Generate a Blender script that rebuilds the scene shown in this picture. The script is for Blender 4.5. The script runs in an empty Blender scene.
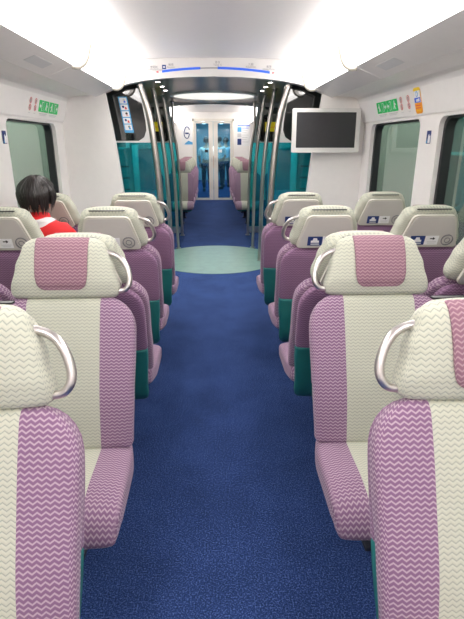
import bpy, bmesh, math, random
from mathutils import Vector, Matrix
random.seed(7)
sc = bpy.context.scene
PI = math.pi

# ------------------------------------------------------------------ camera
cam_d = bpy.data.cameras.new('camera'); cam = bpy.data.objects.new('camera', cam_d)
sc.collection.objects.link(cam); sc.camera = cam
cam_d.sensor_fit = 'VERTICAL'; cam_d.sensor_height = 36.0; cam_d.lens = 36.0*476/619
cam_d.clip_start = .02; cam_d.clip_end = 60
cam.location = (-.035, 0, 1.55)
cam.rotation_euler = (math.radians(90-19.28), 0, math.radians(-2.27))

# ------------------------------------------------------------------ world, exposure
w = bpy.data.worlds.new('world'); sc.world = w; w.use_nodes = True
w.node_tree.nodes['Background'].inputs[0].default_value = (.6, .7, .68, 1)
w.node_tree.nodes['Background'].inputs[1].default_value = .3
sc.view_settings.view_transform = 'Standard'; sc.view_settings.look = 'None'
sc.view_settings.gamma = 1; sc.view_settings.use_curve_mapping = False
sc.view_settings.exposure = 1.6
sc.cycles.use_denoising = True
sc.cycles.max_bounces = 12; sc.cycles.diffuse_bounces = 8
sc.cycles.sample_clamp_indirect = 6
COVE_E, LAMP_E, NEXT_E = 2.6, 5.0, 2.5

def area(name, loc, rot, sx, sy, power, col=(1, 1, 1)):
    d = bpy.data.lights.new(name, 'AREA'); d.shape = 'RECTANGLE'; d.size = sx; d.size_y = sy
    d.energy = power; d.color = col
    o = bpy.data.objects.new(name, d); sc.collection.objects.link(o); o.location = loc; o.rotation_euler = rot
    return o
# added unseen area lamps: brighten the walls outside the windows and the next car
area('platform_fill', (-2.0, 4.5, 2.9), (0, math.radians(20), 0), .3, 9, 95, (.93, 1, .95))
area('platform_fill', (2.0, 4.5, 2.9), (0, math.radians(-20), 0), .3, 9, 80, (.93, 1, .95))

area('next_car_fill', (0, 18, 2.25), (0, 0, 0), 1.2, 6, 65, (.85, .95, 1))  # extra light added so the figures behind the door glass show

# ------------------------------------------------------------------ materials
MATS = {}
def nodes(name):
    m = bpy.data.materials.new(name); m.use_nodes = True
    nt = m.node_tree; b = nt.nodes['Principled BSDF']
    MATS[name] = m
    return m, nt, b
def S(b, **k):
    for a, v in k.items():
        b.inputs[a.replace('_', ' ')].default_value = v
def plain(name, col, rough=.5, metal=0, noise=.03, emit=0, nscale=18, spec=.5, ecol=None):
    m, nt, b = nodes(name)
    S(b, Roughness=rough, Metallic=metal, Specular_IOR_Level=spec)
    if noise > 0:
        tc = nt.nodes.new('ShaderNodeTexCoord'); n = nt.nodes.new('ShaderNodeTexNoise')
        n.inputs['Scale'].default_value = nscale; n.inputs['Detail'].default_value = 4
        mx = nt.nodes.new('ShaderNodeMix'); mx.data_type = 'RGBA'
        nt.links.new(tc.outputs['Object'], n.inputs['Vector']); nt.links.new(n.outputs['Fac'], mx.inputs[0])
        mx.inputs[6].default_value = (*[max(0, c*(1-noise)) for c in col], 1)
        mx.inputs[7].default_value = (*[min(1, c*(1+noise)) for c in col], 1)
        nt.links.new(mx.outputs[2], b.inputs['Base Color'])
    else:
        b.inputs['Base Color'].default_value = (*col, 1)
    if emit:
        b.inputs['Emission Color'].default_value = (*(ecol or col), 1); b.inputs['Emission Strength'].default_value = emit
    return m

def math_node(nt, op, a, b=None, c=None):
    n = nt.nodes.new('ShaderNodeMath'); n.operation = op
    for i, v in enumerate((a, b, c)):
        if v is None: continue
        if isinstance(v, (int, float)): n.inputs[i].default_value = v
        else: nt.links.new(v, n.inputs[i])
    return n.outputs[0]

def fabric(name, stripe_hw, lite_p=(.46, .345, .405), dark_p=(.215, .115, .21), lite_c=(.52, .525, .43), dark_c=(.31, .34, .295)):
    """woven zigzag fabric; |x| < stripe_hw cream, the rest mauve (0: all mauve, 9: all cream)"""
    m, nt, b = nodes(name)
    S(b, Roughness=.85, Specular_IOR_Level=.2)
    try: b.inputs['Sheen Weight'].default_value = .15
    except Exception: pass
    uv = nt.nodes.new('ShaderNodeUVMap'); sp = nt.nodes.new('ShaderNodeSeparateXYZ')
    nt.links.new(uv.outputs[0], sp.inputs[0])
    tri = math_node(nt, 'PINGPONG', math_node(nt, 'DIVIDE', sp.outputs[0], .0092), 1.0)
    v = math_node(nt, 'MULTIPLY_ADD', tri, .55, math_node(nt, 'DIVIDE', sp.outputs[1], .0125))
    fr = math_node(nt, 'PINGPONG', v, .5)
    fac = nt.nodes.new('ShaderNodeMapRange'); nt.links.new(fr, fac.inputs[0])
    fac.inputs[1].default_value = .07; fac.inputs[2].default_value = .27
    def mixc(f, a, c):
        mx = nt.nodes.new('ShaderNodeMix'); mx.data_type = 'RGBA'
        if hasattr(f, 'node'): nt.links.new(f, mx.inputs[0])
        else: mx.inputs[0].default_value = f
        for i, q in ((6, a), (7, c)):
            if hasattr(q, 'node'): nt.links.new(q, mx.inputs[i])
            else: mx.inputs[i].default_value = (*q, 1)
        return mx.outputs[2]
    p = mixc(fac.outputs[0], lite_p, dark_p)
    inv = nt.nodes.new('ShaderNodeMapRange'); nt.links.new(fr, inv.inputs[0])
    inv.inputs[1].default_value = .02; inv.inputs[2].default_value = .2
    c = mixc(inv.outputs[0], dark_c, lite_c)
    if stripe_hw <= 0: col = p
    elif stripe_hw > 5: col = c
    else:
        tc = nt.nodes.new('ShaderNodeTexCoord'); sx = nt.nodes.new('ShaderNodeSeparateXYZ')
        nt.links.new(tc.outputs['Object'], sx.inputs[0])
        ab = math_node(nt, 'ABSOLUTE', sx.outputs[0])
        lt = math_node(nt, 'LESS_THAN', ab, stripe_hw)
        col = mixc(lt, p, c)
    nt.links.new(col, b.inputs['Base Color'])
    bp = nt.nodes.new('ShaderNodeBump'); bp.inputs['Strength'].default_value = .35; bp.inputs['Distance'].default_value = .002
    nt.links.new(fr, bp.inputs['Height']); nt.links.new(bp.outputs[0], b.inputs['Normal'])
    return m

F_FRONT = fabric('striped_zigzag_fabric', .14)
F_MAUVE = fabric('mauve_zigzag_fabric', 0)
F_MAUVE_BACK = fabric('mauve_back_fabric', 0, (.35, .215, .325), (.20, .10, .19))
F_PAD = fabric('rose_zigzag_fabric', 0, (.40, .265, .29), (.25, .125, .17))
F_CREAM = fabric('cream_zigzag_fabric', 9)
M_SHELL = plain('white_panel', (.88, .85, .82), .32)
M_CEIL = plain('ceiling_panel', (.84, .81, .80), .28, noise=.02)
M_RACK = plain('rack_underside_grey', (.74, .71, .69), .35)
M_PANEL = plain('seat_panel_grey', (.56, .535, .50), .38)
M_TRIM = plain('seat_trim_cream', (.60, .58, .51), .4)
M_TEAL = plain('teal_shell', (.016, .17, .16), .5)
M_DARK = plain('dark_rubber', (.012, .013, .016), .4)
M_PED = plain('dark_metal_pedestal', (.03, .035, .05), .45, .4)
M_METAL = plain('brushed_steel', (.66, .62, .60), .3, 1.0, nscale=60)
M_POLE = plain('satin_steel', (.50, .46, .43), .3, 1.0, nscale=60)
M_VCEIL = plain('metallic_ceiling', (.38, .345, .33), .28, .85, noise=.25, nscale=2)
M_CREAMW = plain('cream_door_frame', (.78, .74, .66), .4)
M_BLACK = plain('black', (.01, .01, .012), .3)
M_COVE = plain('light_diffuser', (.9, .9, .9), .5, noise=0, emit=COVE_E, ecol=(1, .955, .925))
M_COVE_FAR = plain('far_light_diffuser', (.9, .9, .9), .5, noise=0, emit=1.8, ecol=(1, .955, .91))
M_DISH = plain('dish_glow', (.9, .86, .78), .5, noise=0, emit=.3, ecol=(1, .97, .9))  # faint glow given to the cream ceiling dish, which is no lamp
M_SPOT = plain('spot_lens', (.9, .9, .9), .5, noise=0, emit=14, ecol=(1, .98, .95))
M_NEXT = plain('next_car_light', (.9, .9, .9), .5, noise=0, emit=NEXT_E, ecol=(.85, .93, 1))
M_WHITE = plain('white_print', (.85, .85, .85), .5, noise=0)
M_GREEN = plain('green_print', (.01, .60, .14), .5, noise=0)
M_RED = plain('red_print', (.72, .08, .09), .5, noise=0)
M_PINKP = plain('pale_red_print', (.80, .42, .40), .5, noise=0)
M_BLUE = plain('blue_print', (.02, .12, .75), .5, noise=0)
M_NAVY = plain('navy_print', (.012, .035, .17), .5, noise=0)
M_SKY = plain('sky_blue_print', (.08, .38, .70), .5, noise=0)
M_ORANGE = plain('orange_print', (.95, .38, .01), .5, noise=0)
M_YELLOW = plain('yellow_print', (.90, .62, .02), .5, noise=0)
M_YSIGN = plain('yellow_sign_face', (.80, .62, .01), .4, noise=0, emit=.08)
M_GREY = plain('grey_print', (.22, .22, .23), .5, noise=0)
M_LGREY = plain('pale_grey_print', (.62, .62, .62), .5, noise=0)
M_CAPR = plain('cap_rim_beige', (.34, .32, .27), .5)
M_HEADER = plain('header_panel', (.60, .58, .565), .4)
M_SCREEN = plain('switched_off_screen', (.035, .035, .038), .22, noise=.1)
M_TVF = plain('television_casing', (.72, .71, .68), .4)
M_PLAT = plain('platform_wall', (.36, .42, .37), .7, noise=.12, nscale=1.5)
M_PTEAL = plain('dark_teal_panel', (.02, .10, .10), .4)
M_CYAN = plain('cyan_reflection', (.10, .65, .68), .4)
M_CABT = plain('teal_cabinet', (.035, .27, .28), .35)
M_BLUESEAT = plain('turquoise_fabric', (.02, .42, .62), .6)
M_FLOORV = None

def carpet():
    m, nt, b = nodes('blue_speckled_carpet')
    S(b, Roughness=.95, Specular_IOR_Level=.1)
    tc = nt.nodes.new('ShaderNodeTexCoord')
    n = nt.nodes.new('ShaderNodeTexNoise'); n.inputs['Scale'].default_value = 170; n.inputs['Detail'].default_value = 3
    n2 = nt.nodes.new('ShaderNodeTexNoise'); n2.inputs['Scale'].default_value = 3.2; n2.inputs['Detail'].default_value = 6; n2.inputs['Roughness'].default_value = .6
    for q in (n, n2): nt.links.new(tc.outputs['Object'], q.inputs['Vector'])
    cr = nt.nodes.new('ShaderNodeValToRGB'); nt.links.new(n.outputs['Fac'], cr.inputs[0])
    e = cr.color_ramp.elements
    e[0].position = .32; e[0].color = (.011, .024, .072, 1); e[1].position = .72; e[1].color = (.10, .17, .40, 1)
    k = cr.color_ramp.elements.new(.52); k.color = (.024, .050, .165, 1)
    cr2 = nt.nodes.new('ShaderNodeValToRGB'); nt.links.new(n2.outputs['Fac'], cr2.inputs[0])
    cr2.color_ramp.elements[0].position = .3; cr2.color_ramp.elements[0].color = (.78, .78, .78, 1)
    cr2.color_ramp.elements[1].position = .7; cr2.color_ramp.elements[1].color = (1.1, 1.1, 1.1, 1)
    mx = nt.nodes.new('ShaderNodeMix'); mx.data_type = 'RGBA'; mx.blend_type = 'MULTIPLY'; mx.inputs[0].default_value = 1
    nt.links.new(cr.outputs[0], mx.inputs[6]); nt.links.new(cr2.outputs[0], mx.inputs[7])
    nt.links.new(mx.outputs[2], b.inputs['Base Color'])
    bp = nt.nodes.new('ShaderNodeBump'); bp.inputs['Strength'].default_value = .4; bp.inputs['Distance'].default_value = .003
    nt.links.new(n.outputs['Fac'], bp.inputs['Height']); nt.links.new(bp.outputs[0], b.inputs['Normal'])
    return m
M_CARPET = carpet()
M_INLAY = plain('pale_green_vinyl', (.15, .235, .20), .38, noise=.25, nscale=9)

def glassy(name, tint, body, opacity, rough=.03, gl=.2):
    m = bpy.data.materials.new(name); m.use_nodes = True; nt = m.node_tree
    nt.nodes.clear(); MATS[name] = m
    out = nt.nodes.new('ShaderNodeOutputMaterial')
    tr = nt.nodes.new('ShaderNodeBsdfTransparent'); tr.inputs[0].default_value = (*tint, 1)
    df = nt.nodes.new('ShaderNodeBsdfDiffuse'); df.inputs[0].default_value = (*body, 1)
    gg = nt.nodes.new('ShaderNodeBsdfGlossy'); gg.inputs['Roughness'].default_value = rough
    a = nt.nodes.new('ShaderNodeMixShader'); a.inputs[0].default_value = opacity
    nt.links.new(tr.outputs[0], a.inputs[1]); nt.links.new(df.outputs[0], a.inputs[2])
    c = nt.nodes.new('ShaderNodeMixShader')
    lw = nt.nodes.new('ShaderNodeLayerWeight'); lw.inputs[0].default_value = .25
    mr = nt.nodes.new('ShaderNodeMapRange'); nt.links.new(lw.outputs['Facing'], mr.inputs[0])
    mr.inputs[3].default_value = gl*.35; mr.inputs[4].default_value = gl*1.6
    nt.links.new(mr.outputs[0], c.inputs[0]); nt.links.new(a.outputs[0], c.inputs[1]); nt.links.new(gg.outputs[0], c.inputs[2])
    nt.links.new(c.outputs[0], out.inputs[0])
    return m
G_WIN = glassy('window_glass', (.78, .85, .8), (.3, .36, .31), .25, gl=.28)
G_TEAL = glassy('teal_tinted_glass', (.24, .80, .84), (.03, .36, .38), .10, gl=.12)
G_SMOKE = glassy('smoked_glass', (.22, .22, .21), (.02, .022, .022), .5, gl=.35)
G_DOOR = glassy('blue_tinted_glass', (.50, .72, .80), (.02, .10, .16), .18, gl=.1)

# ------------------------------------------------------------------ mesh helpers
C = sc.collection
def link(o, parent=None):
    C.objects.link(o)
    if parent is not None: o.parent = parent
    return o
def obj(name, bm, mat, parent=None, smooth=True, mats=None, recalc=True):
    if recalc: bmesh.ops.recalc_face_normals(bm, faces=bm.faces)
    me = bpy.data.meshes.new(name); bm.to_mesh(me); bm.free()
    for m in (mats or [mat]): me.materials.append(m)
    if smooth:
        for p in me.polygons: p.use_smooth = True
        try: me.set_sharp_from_angle(angle=math.radians(38))
        except Exception: pass
    o = bpy.data.objects.new(name, me)
    return link(o, parent)
def tag(o, label=None, cat=None, group=None, kind=None):
    if label: o['label'] = label
    if cat: o['category'] = cat
    if group: o['group'] = group
    if kind: o['kind'] = kind
    return o
def empty(name, loc=(0, 0, 0), rz=0):
    o = bpy.data.objects.new(name, None); C.objects.link(o); o.location = loc; o.rotation_euler = (0, 0, rz)
    o.empty_display_size = .1
    return o
def struct(name, bm, mat, parent=None, smooth=False, mats=None):
    o = obj(name, bm, mat, parent, smooth, mats); o['kind'] = 'structure'
    return o
def add_box(bm, x0, x1, y0, y1, z0, z1, bev=0, mi=0):
    vs = [bm.verts.new(p) for p in ((x0, y0, z0), (x1, y0, z0), (x1, y1, z0), (x0, y1, z0), (x0, y0, z1), (x1, y0, z1), (x1, y1, z1), (x0, y1, z1))]
    fs = [bm.faces.new([vs[i] for i in f]) for f in ((0, 3, 2, 1), (4, 5, 6, 7), (0, 1, 5, 4), (1, 2, 6, 5), (2, 3, 7, 6), (3, 0, 4, 7))]
    for f in fs: f.material_index = mi
    if bev > 0:
        es = list({e for f in fs for e in f.edges})
        r = bmesh.ops.bevel(bm, geom=es, offset=bev, segments=2, profile=.5, affect='EDGES')
        for f in r['faces']: f.material_index = mi
    return bm
def bx(*a, **k):
    return add_box(bmesh.new(), *a, **k)
def add_tube(bm, pts, rad, n=12, cap=True, flat=1.0):
    """swept round tube; rad float or list"""
    pts = [Vector(p) for p in pts]; rings = []
    up = Vector((0, 0, 1))
    prev = None
    for i, p in enumerate(pts):
        t = (pts[min(i+1, len(pts)-1)] - pts[max(i-1, 0)]).normalized()
        if prev is None:
            a = t.cross(up if abs(t.dot(up)) < .9 else Vector((0, 1, 0))).normalized()
        else:
            a = (prev - t*prev.dot(t)).normalized()
        prev = a; b = t.cross(a)
        r = rad[i] if isinstance(rad, (list, tuple)) else rad
        rings.append([bm.verts.new(p + a*r*math.cos(2*PI*k/n) + b*r*flat*math.sin(2*PI*k/n)) for k in range(n)])
    for i in range(len(rings)-1):
        for k in range(n):
            bm.faces.new((rings[i][k], rings[i][(k+1) % n], rings[i+1][(k+1) % n], rings[i+1][k]))
    if cap:
        bm.faces.new(rings[0][::-1]); bm.faces.new(rings[-1])
    return bm
def smooth_path(pts, n=6):
    """Catmull-Rom"""
    P = [Vector(p) for p in pts]; P = [P[0]*2-P[1]] + P + [P[-1]*2-P[-2]]; out = []
    for i in range(1, len(P)-2):
        for k in range(n):
            t = k/n
            out.append(.5*((2*P[i]) + (P[i+1]-P[i-1])*t + (2*P[i-1]-5*P[i]+4*P[i+1]-P[i+2])*t*t + (3*P[i]-P[i-1]-3*P[i+1]+P[i+2])*t**3))
    out.append(P[-2]); return out
def prism(bm, poly, d, o=(0, 0, 0), u=(1, 0, 0), v=(0, 0, 1), n=(0, 1, 0), mi=0):
    """polygon (u,v) extruded along n by d"""
    o, u, v, n = map(Vector, (o, u, v, n))
    a = [bm.verts.new(o+u*p[0]+v*p[1]) for p in poly]; b = [bm.verts.new(o+u*p[0]+v*p[1]+n*d) for p in poly]
    fs = [bm.faces.new(a), bm.faces.new(b[::-1])]
    for i in range(len(poly)):
        j = (i+1) % len(poly); fs.append(bm.faces.new((a[i], b[i], b[j], a[j])))
    for f in fs: f.material_index = mi
    return bm
def rrect(x0, x1, y0, y1, r, n=5, corners=(1, 1, 1, 1)):
    out = []
    for c, (cx, cy, a0) in enumerate(((x1-r, y1-r, 0), (x0+r, y1-r, 90), (x0+r, y0+r, 180), (x1-r, y0+r, 270))):
        if corners[c]:
            for k in range(n+1):
                a = math.radians(a0+90*k/n); out.append((cx+r*math.cos(a), cy+r*math.sin(a)))
        else:
            out.append(((x1, x0, x0, x1)[c], (y1, y1, y0, y0)[c]))
    return out
def disc(r, n=24, cx=0, cy=0, ry=None):
    return [(cx+r*math.cos(2*PI*k/n), cy+(ry or r)*math.sin(2*PI*k/n)) for k in range(n)]
def ring_prism(bm, outer, inner, d, o, u, v, n, mi=0):
    o, u, v, n = map(Vector, (o, u, v, n)); N = len(outer)
    def mk(p, h): return bm.verts.new(o+u*p[0]+v*p[1]+n*h)
    A = [mk(p, 0) for p in outer]; B = [mk(p, 0) for p in inner]; A2 = [mk(p, d) for p in outer]; B2 = [mk(p, d) for p in inner]
    for i in range(N):
        j = (i+1) % N
        for q in ((A[i], A[j], B[j], B[i]), (A2[i], B2[i], B2[j], A2[j]), (B[i], B[j], B2[j], B2[i]), (A[i], A2[i], A2[j], A[j])):
            bm.faces.new(q).material_index = mi
    return bm

def slab(spine, wf, tf, r0=.05, r1=.05, nsec=40, ex=4.5, ds=.012, bulge=0, skew=None):
    """a padded, rounded slab swept along a spine in the YZ plane; cross-section a superellipse (half width wf(s), half thickness tf(s))"""
    pts = smooth_path([(0, a, b) for a, b in spine], 8)
    L = [0]
    for i in range(1, len(pts)): L.append(L[-1]+(pts[i]-pts[i-1]).length)
    T = L[-1]
    def at(s):
        for i in range(1, len(pts)):
            if s <= L[i] or i == len(pts)-1:
                f = (s-L[i-1])/(L[i]-L[i-1]); return pts[i-1].lerp(pts[i], f), (pts[i]-pts[i-1]).normalized()
    ss = []
    m = 6
    for k in range(m): ss.append(r0*(1-math.cos(PI/2*k/m)))
    s = r0
    cnt = max(2, int((T-r0-r1)/ds))
    for k in range(cnt+1): ss.append(r0+(T-r0-r1)*k/cnt)
    for k in range(m-1, -1, -1): ss.append(T-r1*(1-math.cos(PI/2*k/m)))
    bm = bmesh.new(); uvl = bm.loops.layers.uv.new('UVMap'); rings = []; UV = {}
    for s in ss:
        p, t = at(min(max(s, 1e-5), T-1e-5))
        ins = 0
        if s < r0: ins = r0-math.sqrt(max(0, r0*r0-(r0-s)**2))
        if s > T-r1: ins = max(ins, r1-math.sqrt(max(0, r1*r1-(s-(T-r1))**2)))
        it = 0; c0 = min(r0, .04); c1 = min(r1, .04)
        if s < c0: it = c0-math.sqrt(max(0, c0*c0-(c0-s)**2))
        if s > T-c1: it = max(it, c1-math.sqrt(max(0, c1*c1-(s-(T-c1))**2)))
        W = max(.002, wf(s/T)-ins); H = max(.0015, tf(s/T)-min(it, tf(s/T)*.85))
        nrm = Vector((0, -t.z, t.y))   # towards the front (-y) for an upward spine
        ring = []; per = 0; last = None
        for k in range(nsec):
            a = 2*PI*(k+.5)/nsec + PI/2
            ca, sa = math.cos(a), math.sin(a)
            x = W*math.copysign(abs(ca)**(2/ex), ca); y = H*math.copysign(abs(sa)**(2/ex), sa)
            if bulge and sa > 0: y += bulge*(1-(x/W)**2)
            q = p + Vector((x, 0, 0)) + nrm*y
            vtx = bm.verts.new(q)
            UV[vtx] = (x + math.copysign(1, x)*(0 if sa > 0 else 0) + (.0 if abs(x) < W*.97 else math.copysign((H-y), x)), s)
            ring.append(vtx)
        rings.append(ring)
    for i in range(len(rings)-1):
        for k in range(nsec):
            bm.faces.new((rings[i][k], rings[i][(k+1) % nsec], rings[i+1][(k+1) % nsec], rings[i+1][k]))
    bm.faces.new(rings[0][::-1]); bm.faces.new(rings[-1])
    for f in bm.faces:
        for l in f.loops: l[uvl].uv = UV[l.vert]
    return bm
def lerpf(*kv):
    def f(t):
        for (a, x), (b, y) in zip(kv, kv[1:]):
            if t <= b:
                q = (t-a)/(b-a) if b > a else 0; q = q*q*(3-2*q); return x+(y-x)*q
        return kv[-1][1]
    return f
def decal(name, parent, polys, o, u, v, n, d=.0015, label=None):
    """flat printed sheet pieces: polys = [(poly, material, lift)] in one mesh"""
    bm = bmesh.new(); mats = []
    for poly, mat, lift in polys:
        if mat not in mats: mats.append(mat)
        oo = Vector(o)+Vector(n)*(lift*.0012)
        prism(bm, poly, d, oo, u, v, n, mats.index(mat))
    ob = obj(name, bm, None, parent, False, mats)
    if label: ob['label'] = label
    return ob
def text(name, body, size, loc, rot, mat, parent=None, ext=.0006, align='CENTER', space=1):
    cu = bpy.data.curves.new(name, 'FONT'); cu.body = body; cu.size = size; cu.extrude = ext
    cu.align_x = align; cu.align_y = 'CENTER'; cu.space_line = space
    t = bpy.data.objects.new(name, cu); C.objects.link(t); bpy.context.view_layer.update()
    me = bpy.data.meshes.new_from_object(t.evaluated_get(bpy.context.evaluated_depsgraph_get())); bpy.data.objects.remove(t)
    me.materials.clear(); me.materials.append(mat)
    o = bpy.data.objects.new(name, me); o.location = loc; o.rotation_euler = rot
    return link(o, parent)

# ------------------------------------------------------------------ the car body
Y0, YV0, YV1, YE = -2.6, 5.25, 8.8, 14.0
struct('floor', bx(-1.62, 1.62, Y0, 24, -.06, 0), M_CARPET)
b = bmesh.new(); prism(b, disc(.87, 72, 0, 6.65), .003, (0, 0, .0002), (1, 0, 0), (0, 1, 0), (0, 0, 1))
tag(struct('trim_1', b, M_INLAY), 'round pale green vinyl inlay in the blue floor of the vestibule')

def ring_hole(y0, y1, z0, z1, r, n=6):
    inner = rrect(y0, y1, z0, z1, r, n)
    return inner
def snap_outer(inner, iy0, iy1, iz0, iz1, oy0, oy1, oz0, oz1, n=6):
    cy, cz = (iy0+iy1)/2, (iz0+iz1)/2; hw, hh = (iy1-iy0)/2, (iz1-iz0)/2; out = []
    for i, (a, c) in enumerate(inner):
        k = i % (n+1); q = i//(n+1)
        sx = (1, -1, -1, 1)[q]; sz = (1, 1, -1, -1)[q]
        fu, fv = (a-cy)/hw, (c-cz)/hh
        if k == n//2: fu, fv = sx, sz
        elif (k < n//2) == (q in (0, 2)): fu = sx
        else: fv = sz
        out.append((oy0 if fu <= -1 else oy1 if fu >= 1 else cy+fu*(oy1-oy0)/2, oz0 if fv <= -1 else oz1 if fv >= 1 else cz+fv*(oz1-oz0)/2))
    return out

WIN = [(3.82, 5.0), (2.3, 3.5), (.78, 1.98)]
wn = 0
for s, side in ((-1, 'left'), (1, 'right')):
    bm = bmesh.new()
    X = 1.55*s
    bnd = [5.25, 3.66, 2.14, .62]
    for i, (a, c) in enumerate(WIN):
        inner = ring_hole(a, c, .82, 1.725, .07)
        outer = snap_outer(inner, a, c, .82, 1.725, bnd[i+1], bnd[i], .7, 1.76)
        ring_prism(bm, outer, inner, .035, (X, 0, 0), (0, 1, 0), (0, 0, 1), (s, 0, 0))
    add_box(bm, *sorted((X, X+.035*s)), .62, 5.25, 0, .7)
    add_box(bm, *sorted((X, X+.035*s)), Y0, .62, 0, 1.76)
    add_box(bm, *sorted((X, X+.035*s)), YV1, YE, 0, 1.76)
    # sloped upper panel, with the shallow ledge just above the windows
    for ya, yb in ((Y0, 5.25), (YV1, YE)):
        prism(bm, [(X, 1.76), (X-.012*s, 1.745), (X-.02*s, 1.755), (1.478*s, 1.935), (1.46*s, 1.967), (1.43*s, 1.985), (1.39*s, 1.993), (1.22*s, 2.0), (1.22*s, 2.04), (X+.035*s, 2.04)], yb-ya, (0, ya, 0))
    # vestibule side wall, dark doorway surround
    struct('wall_'+side, bm, M_SHELL)
    bm = bx(*sorted((1.52*s, 1.58*s)), 5.37, 6.15, 0, 2.2); add_box(bm, *sorted((1.52*s, 1.58*s)), 8.05, 8.75, 0, 2.2)
    add_box(bm, *sorted((1.52*s, 1.58*s)), 6.15, 8.05, 1.98, 2.2)
    struct('trim_2' if s < 0 else 'trim_3', bm, M_PTEAL)
    # train doors of the vestibule
    dn = 1 if s < 0 else 2
    dbm = bmesh.new()
    for ya, yb in ((6.16, 7.095), (7.105, 8.04)):
        inner = ring_hole(ya+.14, yb-.14, .75, 1.72, .08)
        outer = snap_outer(inner, ya+.14, yb-.14, .75, 1.72, ya, yb, 0.005, 1.975)
        ring_prism(dbm, outer, inner, .04, (1.535*s, 0, 0), (0, 1, 0), (0, 0, 1), (s, 0, 0))
    d = struct('door_%d' % dn, dbm, M_CREAMW)
    for ya, yb in ((6.16, 7.095), (7.105, 8.04)):
        p = obj('window_pane', prism(bmesh.new(), rrect(ya+.13, yb-.13, .74, 1.73, .08), .008, (1.555*s, 0, 0), (0, 1, 0), (0, 0, 1), (s, 0, 0)), G_SMOKE, d, False)
    # windows
    for i, (a, c) in enumerate(WIN):
        wn += 1
        wbm = prism(bmesh.new(), rrect(a-.005, c+.005, .815, 1.73, .07), .006, (1.648*s, 0, 0), (0, 1, 0), (0, 0, 1), (s, 0, 0))
        wo = struct('window_%d' % wn, wbm, G_WIN)
        inner = ring_hole(a+.015, c-.03, .84, 1.712, .075)
        outer = ring_hole(a-.03, c+.03, .80, 1.75, .07)
        fr = obj('window_frame', ring_prism(bmesh.new(), outer, inner, .065, (1.5855*s, 0, 0), (0, 1, 0), (0, 0, 1), (s, 0, 0)), M_DARK, wo, False)
    # baseboard
    struct('baseboard_'+side, bx(*sorted((1.53*s, 1.548*s)), Y0, 5.24, 0, .11), M_RACK)

# ceiling: slightly crowned centre panel
def ceiling_profile(ya, yb, zc=2.345, ze=2.33, xw=.75, th=.04):
    top = []; n = 12
    low = [(-xw+2*xw*k/n, ze+(zc-ze)*(1-(-1+2*k/n)**2)) for k in range(n+1)]
    return prism(bmesh.new(), low+[(xw, ze+.06), (-xw, ze+.06)], yb-ya, (0, ya, 0))
bm = ceiling_profile(Y0, YV0); bm2 = ceiling_profile(YV1+.1, YE)
me = bpy.data.meshes.new('t'); bm2.to_mesh(me); bm2.free(); bm.from_mesh(me)
struct('ceiling', bm, M_CEIL, smooth=True)
# vestibule ceiling (polished metal)
vc = bx(-1.58, 1.58, YV0+.12, YV1, 2.19, 2.23)
struct('ceiling_vestibule', vc, M_VCEIL)
struct('wall_back', bx(-1.6, 1.6, Y0-.05, Y0, 0, 2.5), M_SHELL)
# roof lid over the coves so no sky leaks in
struct('trim_4', bx(-1.62, 1.62, Y0-.05, 24, 2.45, 2.5), M_SHELL)

# overhead racks with their light coves
def rack(s, ya, yb, label, brackets):
    r = empty('overhead_rack', (1.22*s, ya, 2.0))
    tag(r, label, 'luggage rack', 'overhead luggage racks')
    def L(x, z): return ((x-1.22)*s, z-2.0)
    bm = prism(bmesh.new(), [L(1.219, 1.995), L(1.19, 1.985), L(.975, 2.068), L(.975, 2.09), L(1.219, 2.03)], yb-ya)
    obj('underside', bm, M_RACK, r, False)
    # rounded lip and sloping light diffuser
    lip = [(.975+.035*math.cos(a), 2.09+.028*math.sin(a)) for a in [math.radians(270-k*15) for k in range(9)]]
    bm = prism(bmesh.new(), [L(*p) for p in lip]+[L(.99, 2.12), L(1.0, 2.062)], yb-ya)
    cove = M_COVE if ya < 5 else M_COVE_FAR
    obj('front_lip', bm, cove, r, True)
    n = 10; prof = []
    for k in range(n+1):
        t = k/n; x = .952-(.952-.752)*t; z = 2.098+(2.335-2.098)*t+.016*math.sin(PI*t)
        prof.append((x, z))
    bm = prism(bmesh.new(), [L(*p) for p in prof]+[L(.80, 2.36), L(.99, 2.13)], yb-ya)
    obj('light_diffuser', bm, cove, r, True)
    for yb_ in brackets:
        pts = [(1.0, 2.054), (.955, 2.050), (.915, 2.070), (.893, 2.105), (.882, 2.14), (.872, 2.175), (.868, 2.195)]
        path = smooth_path([(L(*p)[0], yb_-ya, L(*p)[1]) for p in pts], 5)
        cap = obj('bracket_cap', prism(bmesh.new(), [(p.x, p.z) for p in path]+[L(.92, 2.15), L(.99, 2.09)], .02, (0, yb_-ya-.008, 0)), M_SHELL, r, False)
        obj('cap_rim', add_tube(bmesh.new(), path, .008, 8, True, 2.2), M_CAPR, cap)
        b3 = prism(bmesh.new(), [L(1.20, 1.981), L(.975, 2.0635), L(.975, 2.068), L(1.20, 1.986)], .006, (0, yb_-ya, 0))
        obj('underside_joint', b3, M_SHELL, r, False)
    b4 = prism(bmesh.new(), [L(1.13, 2.0062), L(1.06, 2.0335), L(1.06, 2.036), L(1.13, 2.009)], .33, (0, max(0, 3.15-ya), 0))
    if ya < 0: obj('vent_slot', b4, M_LGREY, r, False)
    return r
rack(-1, Y0, YV0-.002, 'glowing overhead luggage rack along the near left side, above the seated person', (3.72, 5.15))
rack(1, Y0, YV0-.002, 'glowing overhead luggage rack along the near right side, above the television', (3.72, 5.15))
rack(-1, YV1+.1, YE-.01, 'overhead luggage rack of the far compartment, left of the end door', ())
rack(1, YV1+.1, YE-.01, 'overhead luggage rack of the far compartment, right of the end door', ())

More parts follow.
